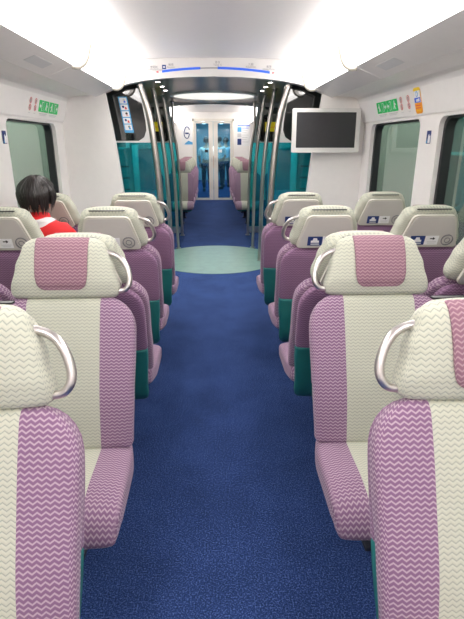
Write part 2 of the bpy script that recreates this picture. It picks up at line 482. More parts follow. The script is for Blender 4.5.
# portals: side partitions and the arched header
INNER = [(0, .965), (.5, .965), (1.0, .98), (1.4, 1.015), (1.7, 1.05), (2.03, 1.10)]
def partition(s, y, name, th=.06, inner=INNER, mat=M_SHELL):
    poly = [(x*s, z) for z, x in inner]+[(1.30*s, 2.04), (1.30*s, 2.2), (1.56*s, 2.2), (1.56*s, 0)]
    return struct(name, prism(bmesh.new(), poly, th, (0, y, 0)), mat)
partition(-1, YV0, 'trim_5'); partition(1, YV0, 'trim_6')
def header(y, th, name):
    low = [(1.10, 2.03), (.97, 2.08), (.84, 2.112), (.70, 2.137), (.5, 2.158), (.25, 2.172), (0, 2.177)]
    poly = low+[(-x, z) for x, z in low[-2::-1]]+[(-1.31, 2.02), (-1.31, 2.44), (1.31, 2.44), (1.31, 2.02)]
    return struct(name, prism(bmesh.new(), poly, th, (0, y, 0)), M_HEADER)
header(YV0+.001, .10, 'trim_7')
header(YV1+.001, .08, 'trim_8')

# end wall of the car with its double door
Z = 2.14
bm = bx(-1.58, -.53, YE, YE+.06, 0, 2.45); add_box(bm, .53, 1.58, YE, YE+.06, 0, 2.45); add_box(bm, -.53, .53, YE, YE+.06, Z, 2.45)
struct('wall_end', bm, M_SHELL)
bm = bx(-.57, -.515, YE-.03, YE+.05, 0, Z+.04, .006); add_box(bm, .515, .57, YE-.03, YE+.05, 0, Z+.04, .006); add_box(bm, -.57, .57, YE-.03, YE+.05, Z-.03, Z+.04, .006)
struct('trim_9', bm, M_CREAMW)
for s in (-1, 1):
    bm = bmesh.new(); x0, x1 = sorted((.006*s, .512*s))
    gi0, gi1 = sorted((.125*s, .468*s))
    inner = rrect(gi0, gi1, .06, 2.06, .012, 4)
    n_ = 4
    outer = snap_outer(inner, gi0, gi1, .06, 2.06, x0, x1, .004, Z-.035, 4)
    ring_prism(bm, outer, inner, .035, (0, YE, 0), (1, 0, 0), (0, 0, 1), (0, 1, 0))
    d = struct('door_%d' % (3 if s < 0 else 4), bm, M_CREAMW)
    obj('door_glass', bx(gi0-.006, gi1+.006, YE+.012, YE+.02, .054, 2.066), G_DOOR, d, False)
    obj('door_sticker', bx(*sorted((.15*s, .24*s)), YE+.008, YE+.011, 1.30, 1.38), M_BLACK if s < 0 else M_WHITE, d, False)
    obj('door_handle', bx(*sorted((.035*s, .06*s)), YE-.02, YE, 1.05, 1.17, .006), M_METAL, d)
# next car beyond the glass
bm = bmesh.new()
for s in (-1, 1): add_box(bm, *sorted((1.4*s, 1.46*s)), YE+.3, 22, 0, 2.4)
add_box(bm, -1.4, 1.4, 22, 22.06, 0, 2.4)
M_NCW = plain('next_car_wall', (.30, .50, .56), .4)
tag(struct('wall_beyond', bm, M_NCW))
struct('ceiling_beyond', bx(-1.4, 1.4, YE+.3, 22, 2.32, 2.36), M_NCW)
for s in (-1, 1):
    o = obj('ceiling_light', bx(*sorted((.30*s, .42*s)), YE+.8, 21.5, 2.30, 2.318), M_NEXT, None, False)
    tag(o, 'bright ceiling light strip seen through the %s pane of the end door' % ('left' if s < 0 else 'right'), 'light', 'ceiling lights of the next car')

# ------------------------------------------------------------------ seats
ST, CT = .342, .94
def sp(s, off=0):       # point on the reclined back line
    return (s*ST-off*CT, .40+s*CT+off*ST)
def build_seat(hs, far=False):
    """hs: local x sign of the handle, 0 for none. Faces -y; origin on the floor below the fold."""
    r = empty('train_seat')
    ds = .03 if far else .014
    # cushion
    c = slab([(.07, .395), (-.10, .388), (-.23, .385), (-.30, .375), (-.342, .340), (-.346, .31)], lerpf((0, .245), (.3, .262), (.75, .262), (1, .25)), lerpf((0, .058), (.6, .062), (.8, .055), (1, .035)), .04, .03, 32 if far else 44, 5, ds)
    obj('seat_cushion', c, F_FRONT, r)
    # backrest
    c = slab([sp(.03), sp(.2, .012), sp(.36, .004), sp(.50, .0), sp(.622, -.01)], lerpf((0, .255), (.35, .262), (.75, .270), (1, .262)), lerpf((0, .035), (.5, .045), (1, .036)), .03, .115, 32 if far else 44, 5, ds, bulge=.008)
    obj('backrest', c, F_FRONT, r)
    # rear cover (mauve) and lower shell (teal)
    c = slab([sp(.25, -.070), sp(.36, -.067), sp(.50, -.061), sp(.612, -.053)], lerpf((0, .250), (.6, .256), (1, .250)), lerpf((0, .030), (1, .026)), .012, .11, 32 if far else 44, 5, ds, bulge=-.0)
    obj('back_cover', c, F_MAUVE_BACK, r)
    c = slab([(-.02, .238), (.05, .30), (.098, .42), (.125, .52), sp(.252, -.072)], lerpf((0, .20), (.25, .225), (1, .247)), lerpf((0, .02), (.5, .032), (1, .032)), .03, .008, 32, 6, .03)
    obj('lower_shell', c, M_TEAL, r)
    # under-seat frame and pedestal
    obj('seat_frame', bx(-.21, .21, -.28, .0, .29, .325, .012), M_PED, r)
    bm = bx(-.035, .035, -.10, -.03, .02, .30, .01); add_box(bm, -.055, .055, -.12, -.01, 0, .022, .006)
    obj('pedestal', bm, M_PED, r)
    # headrest
    hw = lerpf((0, .202), (.15, .207), (.5, .188), (.8, .164), (1, .152))
    h = slab([sp(.618, -.012), sp(.72, -.004), sp(.80, -.006), sp(.848, -.02)], hw, lerpf((0, .042), (.3, .055), (.7, .052), (1, .044)), .02, .055, 32 if far else 48, 4.2, ds if far else .009, bulge=.01)
    ho = obj('headrest', h, F_CREAM, r)
    p = slab([sp(.645, .050), sp(.70, .060), sp(.76, .058), sp(.812, .047), sp(.834, .036), sp(.846, .022)], lerpf((0, .090), (.3, .098), (1, .101)), lerpf((0, .009), (1, .007)), .028, .006, 24, 5, .012)
    po = obj('headrest_pad', p, F_PAD, r)
    # rear panel of the headrest
    def T(x, q, off): a = sp(q, off); return Vector((x, a[0], a[1]))
    o_ = T(0, .60, -.0655); u_ = Vector((-1, 0, 0)); v_ = Vector((0, ST, CT)); n_ = Vector((0, CT, -ST))
    # trapezoid with rounded corners
    def trap(w0, w1, z0, z1, rad, n=5):
        cs = [(w0, z0), (w1, z1), (-w1, z1), (-w0, z0)]; out = []
        for i in range(4):
            p0, p1, p2 = Vector(cs[i-1]), Vector(cs[i]), Vector(cs[(i+1) % 4])
            a = p1+(p0-p1).normalized()*rad; c_ = p1+(p2-p1).normalized()*rad
            for k in range(n+1):
                t = k/n; q = a*(1-t)**2+p1*2*t*(1-t)+c_*t*t; out.append((q.x, q.y))
        return out
    bm = prism(bmesh.new(), trap(.180, .124, .028, .236, .03), .016, o_, u_, v_, n_)
    hp = obj('rear_panel', bm, M_TRIM, r)
    bm = prism(bmesh.new(), trap(.168, .113, .036, .228, .026), .003, o_+n_*.016, u_, v_, n_)
    obj('inner_panel', bm, M_PANEL, hp)
    bm = bx(-.10, .10, -.008, .008, 0, .006, .002)
    for v in bm.verts: v.co = T(v.co.x, .8535, -.042)+Vector((0, v.co.y, v.co.z))
    obj('top_seam', bm, M_BLACK, hp)
    if not far:
        oo = o_+n_*.019
        decal('sticker', hp, [([(-.112, .046), (-.026, .046), (-.026, .106), (-.112, .106)], M_NAVY, 0),
            ([(-.093, .066), (-.045, .066), (-.045, .080), (-.054, .080), (-.059, .096), (-.079, .096), (-.084, .080), (-.093, .080)], M_WHITE, 1),
            ([(-.093, .054), (-.043, .054), (-.043, .059), (-.093, .059)], M_WHITE, 1),
            ([(-.024, .046), (.056, .046), (.056, .106), (-.024, .106)], M_WHITE, 0),
            ([(.004, .091), (.022, .091), (.022, .098), (.035, .088), (.022, .078), (.022, .085), (.004, .085)], M_BLACK, 1),
            ([(-.010, .064), (.046, .064), (.046, .068), (-.010, .068)], M_LGREY, 1),
            ([(-.006, .055), (.040, .055), (.040, .058), (-.006, .058)], M_LGREY, 1)], oo, u_, v_, n_)
        bm = bmesh.new()
        ring_prism(bm, disc(.036, 28, .108, .078), disc(.031, 28, .108, .078), .005, oo, u_, v_, n_, 1)
        prism(bm, disc(.023, 24, .108, .078), .004, oo, u_, v_, n_)
        ring_prism(bm, disc(.0175, 20, .108, .078), disc(.0135, 20, .108, .078), .007, oo, u_, v_, n_, 1)
        obj('coat_hook', bm, None, hp, False, [M_PANEL, M_GREY])
    if hs:
        pts = [(.118, .792, .018), (.142, .794, .010), (.172, .790, .0), (.206, .775, .0), (.226, .752, .0), (.240, .722, .0), (.247, .690, .0), (.243, .664, .0), (.226, .645, -.002), (.198, .640, -.004)]
        path = smooth_path([T(x*hs, q, off) for x, q, off in pts], 5)
        n = len(path); rad = [.0095 + .002*math.sin(PI*i/(n-1)) for i in range(n)]
        obj('grab_handle', add_tube(bmesh.new(), path, rad, 12), M_METAL, r)
    return r
def dup(root, loc, rz):
    r = root.copy(); C.objects.link(r); r.location = loc; r.rotation_euler = (0, 0, rz)
    for ch in list(root.children):
        c = ch.copy(); C.objects.link(c); c.parent = r
        for g in list(ch.children):
            q = g.copy(); C.objects.link(q); q.parent = c
    return r
protos = {}
def seat(x, y, away, handle_world, label, group, far=False):
    """handle_world: world x sign of the aisle side, 0 none"""
    rz = PI if away else 0
    hs = -handle_world if away else handle_world
    key = (hs, far)
    if key not in protos:
        protos[key] = build_seat(hs, far); r = protos[key]
        r.location = (x, y, 0); r.rotation_euler = (0, 0, rz)
    else:
        r = dup(protos[key], (x, y, 0), rz)
    tag(r, label, 'seat', group)
    return r
XA, XB = .612, 1.232
G1, G2, G3 = 'seats facing the camera', 'seats facing away from the camera', 'seats of the far compartment'
for s, sd in ((-1, 'left'), (1, 'right')):
    seat(XA*s-(.012 if s > 0 else 0), .765, False, -s, 'nearest mauve and cream seat with steel grab handle, cut off by the bottom %s corner' % sd, G1)
    seat(XA*s, 1.58, False, -s, 'aisle seat facing the camera with rose headrest pad and visible cushion, %s side' % sd, G1)
    seat(XB*s, 1.58, False, 0, 'window seat beside the rose-padded aisle seat, mostly cut off by the %s picture edge' % sd, G1)
    q = seat(XA*s, 2.312, True, 0, 'seat turned away, back to back behind the rose-padded %s aisle seat' % sd, G2)
    q2 = seat(XB*s, 2.312, True, 0, 'window seat turned away, back to back behind the cut-off %s window seat' % sd, G2)
    q.scale = q2.scale = (1, 1, .985)
    seat((XA+.018)*s, 3.06, True, -s, '%s aisle seat turned away, directly beyond the headrest with the rose pad' % sd, G2)
    seat((XB+.008)*s, 3.06, True, 0, 'window seat turned away where the person in red sits' if s < 0 else 'window seat turned away, large grey back with navy sticker, below the pillar sticker', G2)
    seat(XA*s, 3.86, True, -s, 'farthest %s aisle seat before the vestibule, turned away, mauve back' % sd, G2)
    seat(XB*s, 3.86, True, 0, 'farthest window seat before the vestibule, beside the %s' % ('red-clad person' if s < 0 else 'partition under the television'), G2)
    rows = ['first', 'second', 'third', 'fourth', 'last']
    for k in range(5):
        seat((XA+.06)*s, 9.82+.8*k, False, 0, 'far aisle seat %s of the end door, %s row behind the vestibule' % (sd, rows[k]), G3, True)
    seat((XB+.06)*s, 9.82, False, 0, 'far window seat seen through the teal glass on the %s side' % sd, G3, True)

# ------------------------------------------------------------------ vestibule
for s, sd in ((-1, 'left'), (1, 'right')):
    # near glass screen
    def screen(y, label, sign):
        g = empty('glass_screen', (1.1*s, y, 0)); tag(g, label, 'screen', 'glass screens of the vestibule')
        L = lambda x: (x-1.1)*s
        # frame: cream post leaning with the poles, rounding into the upper pane
        up = [(L(.655), 1.56), (L(.69), 1.80), (L(.735), 2.03), (L(.745), 2.13), (L(.79), 2.13), (L(.765), 1.95), (L(.738), 1.76), (L(.735), 1.68), (L(.76), 1.61), (L(.82), 1.572), (L(1.45), 1.572), (L(1.45), 1.555), (L(.655), 1.555)]
        obj('frame', prism(bmesh.new(), up, .035), M_TVF, g, False)
        pane = [(L(1.40), 2.10), (L(.785), 2.13), (L(.755), 1.95), (L(.73), 1.76), (L(.73), 1.56), (L(1.40), 1.56)]
        obj('upper_pane', prism(bmesh.new(), pane, .008, (0, .012, 0)), G_SMOKE, g, False)
        low = [(L(.655), 1.555), (L(.64), 1.2), (L(.63), .8), (L(.63), .10), (L(1.45), .10), (L(1.45), 1.55)]
        obj('lower_pane', prism(bmesh.new(), low, .008, (0, .012, 0)), G_TEAL, g, False)
        obj('foot_rail', prism(bmesh.new(), rrect(*sorted((L(.63), L(1.46))), 0, .11, .01, 3), .04), M_METAL, g)
        if sign:
            o_ = (L(.94), -.002, 1.83)
            uu = Vector((1, 0, 0)); vv = Vector((.05*s, 0, .34)).normalized()
            W, H = .048, .178
            P = [(rrect(-W, W, -H, H, .006, 3), M_SKY, 0)]
            for k, (c1, c2) in enumerate(((M_LGREY, M_BLUE), (M_NAVY, M_RED), (M_BLACK, M_PINKP), (M_NAVY, M_RED), (M_GREY, M_SKY))):
                zc = .14-k*.066
                P.append((rrect(-.037, .037, zc-.028, zc+.028, .004, 3), M_WHITE, 1))
                P.append((disc(.012, 14, -.012 if k % 2 else .010, zc+.006), c1, 2))
                P.append(([(.002, zc-.02), (.026, zc-.02), (.020, zc+.002), (.006, zc+.006)], c2, 2))
            decal('safety_sticker', g, P, o_, uu, vv, (0, -1, 0))
        return g
    screen(5.47, 'glass screen with dark upper pane %s' % ('carrying a tilted strip of pictograms' if s < 0 else 'half hidden behind the television'), s < 0)
    screen(8.70, 'far teal glass screen under the yellow sign on the %s, before the far seats' % sd, False)
    # luggage cabinet
    g = empty('luggage_cabinet', (1.23*s, 5.85, 0))
    tag(g, 'teal cabinet with black slots standing behind the %s glass screen' % ('pictogram-covered' if s < 0 else 'television-side'), 'cabinet', 'teal cabinets')
    obj('body', bx(-.29, .29, -.22, .22, 0, 1.50, .02), M_CABT, g)
    for k, z in enumerate((1.30, 1.175, 1.05, .92)):
        obj('slot', bx(-.26, .26, -.226, -.218, z-.010, z+.010), M_BLACK, g, False)
    obj('divider', bx(*sorted((-.31*s, -.288*s)), -.24, .20, 0, 1.53, .008), M_CABT, g)
    # folding seat / bag bay behind: padded turquoise seat against the far screen
    t = empty('tip_up_seat', (1.16*s, 8.45, 0))
    tag(t, 'turquoise padded tip-up seat by the %s vestibule door, seen through the screen' % sd, 'seat', 'tip-up seats of the vestibule')
    bk = slab([(.04, .52), (.05, .9), (.08, 1.22), (.12, 1.46)], lerpf((0, .24), (.6, .24), (1, .18)), lerpf((0, .05), (1, .035)), .04, .06, 28, 4, .03)
    obj('backrest', bk, M_BLUESEAT, t)
    bk = slab([(-.02, .45), (-.14, .48), (-.22, .62), (-.19, .80)], lerpf((0, .22), (1, .20)), lerpf((0, .04), (1, .04)), .03, .05, 28, 4, .03)
    obj('seat_cushion', bk, M_BLUESEAT, t)
    bm = bx(-.20, .20, .0, .10, 0, .50, .01); obj('base', bm, M_PTEAL, t)
    # yellow sign on the dark header panel of the far screen
    st = empty('hanging_sign', (.98*s, 8.62, 1.81))
    tag(st, 'small yellow sign against the dark glass on the %s of the vestibule' % sd, 'sign', 'yellow signs')
    obj('sign_panel', bx(-.11, .11, -.015, .015, -.075, .075, .004), M_YSIGN, st, False)
    obj('printed_line', bx(-.09, .09, -.0165, -.0152, -.012, .0), M_ORANGE, st, False)
    obj('hanger', bx(-.008, .008, -.006, .006, .07, .377), M_METAL, st)
    # four curved poles
    names = ['nearest', 'second', 'third', 'farthest']
    for k, y in enumerate((5.42, 6.5, 7.35, 8.45)):
        g = empty('grab_pole', (.62*s, y, 0))
        tag(g, '%s curved steel pole on the %s side of the vestibule' % (names[k], sd), 'pole', 'curved steel grab poles')
        dx = (-.02, -.01, -.04, -.04)[k]
        prof = [(0, 0), (.005, .4), (.01, .8), (.025, 1.2), (.055, 1.55), (.095, 1.85), ((.165, .15, .145, .09)[k], 2.19 if k else 2.12)]
        path = smooth_path([((x+dx)*s, 0, z) for x, z in prof], 5)
        obj('pole', add_tube(bmesh.new(), path, (.034, .026, .022, .022)[k], 16), M_POLE, g)
        for z, x in ((.0, 0), (2.178 if k else 2.10, prof[-1][0])):
            obj('flange', prism(bmesh.new(), disc(.04, 20), .012, ((x+dx)*s, 0, z), (1, 0, 0), (0, 1, 0), (0, 0, 1)), M_POLE, g)
    # downlights
    for k, y in enumerate((5.8, 6.25, 6.7)):
        g = empty('downlight', (.62*s, y, 2.19))
        tag(g, '%s small round spotlight above the %s poles' % (('nearest', 'middle', 'farthest')[k], sd), 'light', 'round spotlights in the vestibule ceiling')
        obj('bezel', ring_prism(bmesh.new(), disc(.034, 20), disc(.026, 20), .008, (0, 0, -.008), (1, 0, 0), (0, 1, 0), (0, 0, 1)), M_METAL, g)
        ld = bpy.data.lights.new('spot_light', 'SPOT'); ld.energy = 16; ld.spot_size = math.radians(120); ld.spot_blend = .6; ld.shadow_soft_size = .03; ld.color = (1, .98, .95)
        lo = bpy.data.objects.new('spot_light', ld); C.objects.link(lo); lo.parent = g; lo.location = (0, 0, -.012)
        obj('lens', prism(bmesh.new(), disc(.025, 20), .004, (0, 0, -.004), (1, 0, 0), (0, 1, 0), (0, 0, 1)), M_SPOT, g, False)
# oval ceiling dish; no lamp, its faint glow is put into the material
g = empty('ceiling_dish', (0, 7.38, 2.19))
tag(g, 'large round white ceiling dish in the middle of the vestibule', 'light')
obj('rim', ring_prism(bmesh.new(), disc(.62, 56), disc(.57, 56), .022, (0, 0, -.022), (1, 0, 0), (0, 1, 0), (0, 0, 1)), M_SHELL, g)
obj('glow_panel', prism(bmesh.new(), disc(.565, 56), .012, (0, 0, -.014), (1, 0, 0), (0, 1, 0), (0, 0, 1)), M_DISH, g, False)

# route map on the arched header
g = empty('route_map', (0, 5.25, 2.22))
tag(g, 'route map with blue line and red arrowheads on the arched header', 'sign')
def zl(x): return 2.252-2.22-.125*(x*x)
def band(x0, x1, h, n=14, dz=0):
    xs = [x0+(x1-x0)*k/n for k in range(n+1)]
    return [(x, zl(x)-h+dz) for x in xs]+[(x, zl(x)+h+dz) for x in xs[::-1]]
FR = ((0, -.0015, 0), (1, 0, 0), (0, 0, 1), (0, -1, 0))
decal('backing', g, [(band(-.72, .72, .045, 20, .01), M_HEADER, 0)], *FR, d=.001)
decal('blue_line', g, [(band(-.52, -.14, .011), M_BLUE, 1), (band(.03, .55, .011), M_BLUE, 1)], *FR)
decal('grey_line', g, [(band(-.14, .03, .0055), M_GREY, 1)], *FR)
for s in (-1, 1):
    x = (.555 if s < 0 else .575)*s
    decal('arrowhead', g, [([(x, zl(x)-.011), (x+.03*s, zl(x)), (x, zl(x)+.011)], M_RED, 1)], *FR)
for x, t in ((-.60, '博覽館\nAsiaWorld-Expo'), (-.43, '機場\nAirport'), (.03, '青衣\nTsing Yi'), (.36, '九龍\nKowloon'), (.54, '香港\nHong Kong')):
    text('station_name', t, .026, (x, -.0045, zl(x)+.038), (PI/2, 0, 0), M_GREY, g, space=.8)
decal('airport_box', g, [(rrect(-.518, -.478, zl(.5)+.018, zl(.5)+.056, .004, 3), M_NAVY, 1), ([(-.509, zl(.5)+.033), (-.487, zl(.5)+.033), (-.487, zl(.5)+.041), (-.509, zl(.5)+.041)], M_WHITE, 2)], *FR)

# television
g = empty('television', (1.128, 5.15, 1.668)); g.rotation_euler = (math.radians(-2), 0, 0)
tag(g, 'switched-off flat television in a pale frame on the right partition', 'television')
bm = bmesh.new(); add_box(bm, -.345, .345, 0, .045, -.21, .21, .008)
obj('casing', bm, M_TVF, g)
outer = rrect(-.348, .348, -.212, .212, .012, 4); inner = rrect(-.305, .305, -.165, .175, .004, 4)
obj('bezel', ring_prism(bmesh.new(), outer, inner, .012, (0, -.012, 0), (1, 0, 0), (0, 0, 1), (0, 1, 0)), M_TVF, g, False)
obj('screen', bx(-.306, .306, -.003, .0, -.166, .176), M_SCREEN, g, False)
obj('wall_bracket', bx(-.05, .10, .045, .098, -.08, .08, .004), M_GREY, g)

# signs on the sloping panels above the windows
def slope(s, y, q=0):
    """frame of the sloped panel: origin low edge, v up the slope"""
    v = Vector((-.052*s, 0, .18)).normalized(); n = Vector((-.18*s, 0, -.052)).normalized()
    u = Vector((0, s*-1, 0))     # reading direction: left to right as seen from the aisle
    o = Vector((1.53*s, y, 1.755))+v*q+n*.0015
    return o, u, v, n
def sign_exit(s, y, flip, label):
    o, u, v, n = slope(s, y, .10)
    e = empty('exit_sign', o); tag(e, label, 'sign', 'green exit signs')
    z = Vector((0, 0, 0)); f = -1 if flip else 1
    P = [(rrect(-.125, -.004, -.048, .048, .006, 3), M_GREEN, 0), (rrect(.004, .125, -.048, .048, .006, 3), M_GREEN, 0)]
    def F(p): return [(a*f, b) for a, b in p]
    P += [(F(disc(.009, 10, -.060, .028)), M_WHITE, 1), (F([(-.072, .018), (-.052, .020), (-.045, -.004), (-.030, -.030), (-.040, -.034), (-.057, -.010), (-.074, -.034), (-.086, -.034), (-.066, -.004)]), M_WHITE, 1),
          (F([(-.095, .004), (-.072, .018), (-.070, .010), (-.090, -.004)]), M_WHITE, 1),
          (F([(.020, -.036), (.058, -.036), (.058, .036), (.020, .036)]), M_WHITE, 1), (F([(.026, -.036), (.050, -.030), (.050, .030), (.026, .030)]), M_GREEN, 2),
          (F([(.072, .008), (.092, .008), (.092, .022), (.112, .0), (.092, -.022), (.092, -.008), (.072, -.008)]), M_WHITE, 1)]
    decal('pictogram', e, P, z, u, v, n)
    decal('caption', e, [([(-.10, -.066), (.10, -.066), (.10, -.060), (-.10, -.060)], M_LGREY, 0), ([(-.08, -.076), (.08, -.076), (.08, -.072), (-.08, -.072)], M_LGREY, 0)], z, u, v, n)
def sign_ban(s, y, label):
    o, u, v, n = slope(s, y, .10)
    e = empty('prohibition_sign', o); tag(e, label, 'sign', 'red prohibition signs')
    b2 = bmesh.new()
    for cz in (.028, -.026):
        ring_prism(b2, disc(.025, 20, 0, cz), disc(.0185, 20, 0, cz), .0015, (0, 0, 0), u, v, n)
    prism(b2, [(-.015, -.010), (-.012, -.008), (.016, -.040), (.013, -.043)], .0015, (0, 0, 0), u, v, n)
    obj('rings', b2, plain('ring_red', (.80, .25, .24), .5, noise=0), e, False)
    decal('symbol', e, [(rrect(-.005, .005, -.038, -.014, .002, 2), M_GREY, 0), (rrect(-.005, .005, .016, .040, .002, 2), M_GREY, 0), ([(-.02, -.070), (.02, -.070), (.02, -.066), (-.02, -.066)], M_LGREY, 0)], (0, 0, 0), u, v, n)
sign_exit(-1, 4.58, True, 'green exit sign nearer the red prohibition rings, above the left window')
sign_exit(-1, 4.85, False, 'green exit sign nearest the left partition, above the left window')
sign_ban(-1, 4.25, 'left of the two red prohibition pictograms above the left window')
sign_ban(-1, 4.37, 'red prohibition pictogram next to the green exit signs above the left window')
sign_exit(1, 4.60, False, 'green exit sign nearest the television, above the right window')
sign_exit(1, 4.34, True, 'green exit sign beside the red prohibition rings, above the right window')
sign_ban(1, 4.13, 'red prohibition pictogram next to the green exit signs above the right window')
sign_ban(1, 3.98, 'red prohibition pictogram next to the tall orange notice')
o, u, v, n = slope(1, 3.80, .095)
e = empty('notice', o); tag(e, 'tall rounded orange and white notice above the right window', 'sign')
decal('sheet', e, [(rrect(-.062, .062, -.09, .095, .026, 6), M_ORANGE, 0), (rrect(-.062, .062, .04, .095, .026, 6, (1, 1, 0, 0)), M_YELLOW, 1), ([(-.056, -.012), (.056, -.012), (.056, .072), (-.056, .072)], M_WHITE, 2),
    (disc(.020, 18, 0, .050), M_SKY, 3), (disc(.013, 18, 0, .050), M_WHITE, 4), ([(-.052, -.010), (.052, -.010), (.052, .024), (-.052, .024)], M_BLUE, 3), ([(-.02, -.004), (.040, -.004), (.040, .018), (-.02, .012)], M_WHITE, 4),
    ([(-.046, -.034), (.046, -.034), (.046, -.028), (-.046, -.028)], M_RED, 3), ([(-.046, -.052), (.040, -.052), (.040, -.046), (-.046, -.046)], M_RED, 3), ([(-.040, -.070), (.040, -.070), (.040, -.066), (-.040, -.066)], M_YELLOW, 3)], (0, 0, 0), u, v, n)
for s, y, w2 in ((-1, 3.755, ''), (1, 3.64, '')):
    o = Vector((1.548*s, y, 1.59)); e = empty('pillar_sticker', o)
    tag(e, 'small navy and white sticker on the pillar beside the %s window' % ('left' if s < 0 else 'right'), 'sticker', 'pillar stickers')
    u = Vector((0, -s, 0))
    decal('print', e, [(rrect(-.035, .035, -.045, .045, .004, 3), M_NAVY, 0), ([(-.006, -.040), (.030, -.040), (.030, .012), (.016, .006), (.008, .022), (-.004, .012)], M_WHITE, 1), ([(-.034, -.040), (-.012, -.040), (-.012, -.012)], M_SKY, 1)], (0, 0, 0), u, (0, 0, 1), (-s, 0, 0))

# posters at the end wall
e = empty('poster', (-.70, YE-.002, 1.76)); tag(e, 'white poster with dark blue loop drawing left of the end door', 'poster', 'end wall posters')
decal('sheet', e, [(rrect(-.17, .16, -.27, .27, .005, 2), M_WHITE, 0)], (0, 0, 0), (1, 0, 0), (0, 0, 1), (0, -1, 0))
b2 = bmesh.new(); path = smooth_path([(-.02+.075*math.cos(a)*(1+.15*math.sin(2*a)), -.006, .06+.15*math.sin(a)) for a in [math.radians(30+k*32) for k in range(11)]], 4)
add_tube(b2, path, .013, 6); obj('blue_loop', b2, M_NAVY, e)
decal('blue_footer', e, [([(-.10, -.25), (.14, -.25), (.14, -.20), (.02, -.15), (-.06, -.20)], M_SKY, 1), (rrect(-.07, .03, .02, .06, .01, 3), M_NAVY, 1)], (0, 0, 0), (1, 0, 0), (0, 0, 1), (0, -1, 0))
e = empty('poster', (.84, YE-.002, 1.76)); tag(e, 'white poster with blue picture column and lines of text right of the end door', 'poster', 'end wall posters')
P = [(rrect(-.18, .18, -.29, .28, .005, 2), M_WHITE, 0), ([(-.17, .08), (-.06, .08), (-.06, .20), (-.17, .20)], M_SKY, 1), ([(-.17, -.06), (-.06, -.06), (-.06, .04), (-.17, .04)], M_LGREY, 1), ([(-.17, -.26), (-.06, -.26), (-.06, -.10), (-.17, -.10)], M_NAVY, 1), ([(-.17, .225), (.17, .225), (.17, .25), (-.17, .25)], M_BLUE, 1)]
for k in range(7): P.append(([(-.04, .17-k*.06), (.14-.03*(k % 3), .17-k*.06), (.14-.03*(k % 3), .185-k*.06), (-.04, .185-k*.06)], M_LGREY if k else M_BLUE, 1))
decal('sheet', e, P, (0, 0, 0), (1, 0, 0), (0, 0, 1), (0, -1, 0))

# ------------------------------------------------------------------ people
M_SKIN = plain('skin', (.62, .36, .25), .55)
M_HAIR = plain('black_hair', (.013, .010, .009), .38, noise=.5, nscale=30)
M_REDJ = None
def skin_body(name, verts, edges, mat, parent, root=0, sub=2):
    me = bpy.data.meshes.new(name); me.from_pydata([v[:3] for v in verts], edges, [])
    o = bpy.data.objects.new(name, me); link(o, parent)
    m = o.modifiers.new('skin', 'SKIN'); m.use_smooth_shade = True
    sv = me.skin_vertices[0].data
    for i, v in enumerate(verts):
        r = v[3]; sv[i].radius = r if isinstance(r, tuple) else (r, r)
        sv[i].use_root = (i == root)
    m2 = o.modifiers.new('sub', 'SUBSURF'); m2.levels = m2.render_levels = sub
    bpy.context.view_layer.update()
    dg = bpy.context.evaluated_depsgraph_get()
    nm = bpy.data.meshes.new_from_object(o.evaluated_get(dg)); nm.name = name
    o.modifiers.clear(); o.data = nm
    nm.materials.clear(); nm.materials.append(mat)
    for p in nm.polygons: p.use_smooth = True
    return o
def jacket_mat():
    m, nt, b = nodes('red_jacket_white_yoke'); S(b, Roughness=.6)
    tc = nt.nodes.new('ShaderNodeTexCoord'); sx = nt.nodes.new('ShaderNodeSeparateXYZ'); nt.links.new(tc.outputs['Object'], sx.inputs[0])
    # white yoke across the shoulders: lower edge dips with |x|
    X2 = math_node(nt, 'MULTIPLY', sx.outputs[0], sx.outputs[0]); Y2 = math_node(nt, 'MULTIPLY', math_node(nt, 'MULTIPLY', sx.outputs[1], sx.outputs[1]), .4)
    Zd = math_node(nt, 'SUBTRACT', sx.outputs[2], 1.18); Z2 = math_node(nt, 'MULTIPLY', Zd, Zd)
    q = math_node(nt, 'SQRT', math_node(nt, 'ADD', math_node(nt, 'ADD', X2, Y2), Z2))
    a = math_node(nt, 'GREATER_THAN', q, .085); c = math_node(nt, 'LESS_THAN', q, .135)
    f = math_node(nt, 'MULTIPLY', a, c)
    mx = nt.nodes.new('ShaderNodeMix'); mx.data_type = 'RGBA'; nt.links.new(f, mx.inputs[0])
    mx.inputs[6].default_value = (.72, .008, .012, 1); mx.inputs[7].default_value = (.78, .74, .74, 1)
    nt.links.new(mx.outputs[2], b.inputs['Base Color'])
    return m
def head_mesh(bm, c, sc_=1.0, yaw=0):
    """a head with brow, nose, chin facing +y"""
    r = bmesh.ops.create_uvsphere(bm, u_segments=28, v_segments=20, radius=1)
    R = Matrix.Rotation(yaw, 3, 'Z')
    for v in r['verts']:
        x, y, z = v.co
        w_ = .075*(1-.22*max(0, -z)**1.5); p = Vector((x*w_, y*.095, z*.115))
        if z < -.2: p.y = p.y*(1-.12*(-z)) + .012*(-z)
        if y > .5:
            nose = math.exp(-((x/.16)**2)-((z+.18)/.22)**2)*max(0, y); p.y += .024*nose
            eye = math.exp(-((abs(x)-.40)/.16)**2-((z-.05)/.13)**2)*max(0, y); p.y -= .010*eye
            lip = math.exp(-((x/.3)**2)-((z+.52)/.09)**2)*max(0, y); p.y += .008*lip
        v.co = Vector(c)+R@(p*sc_)
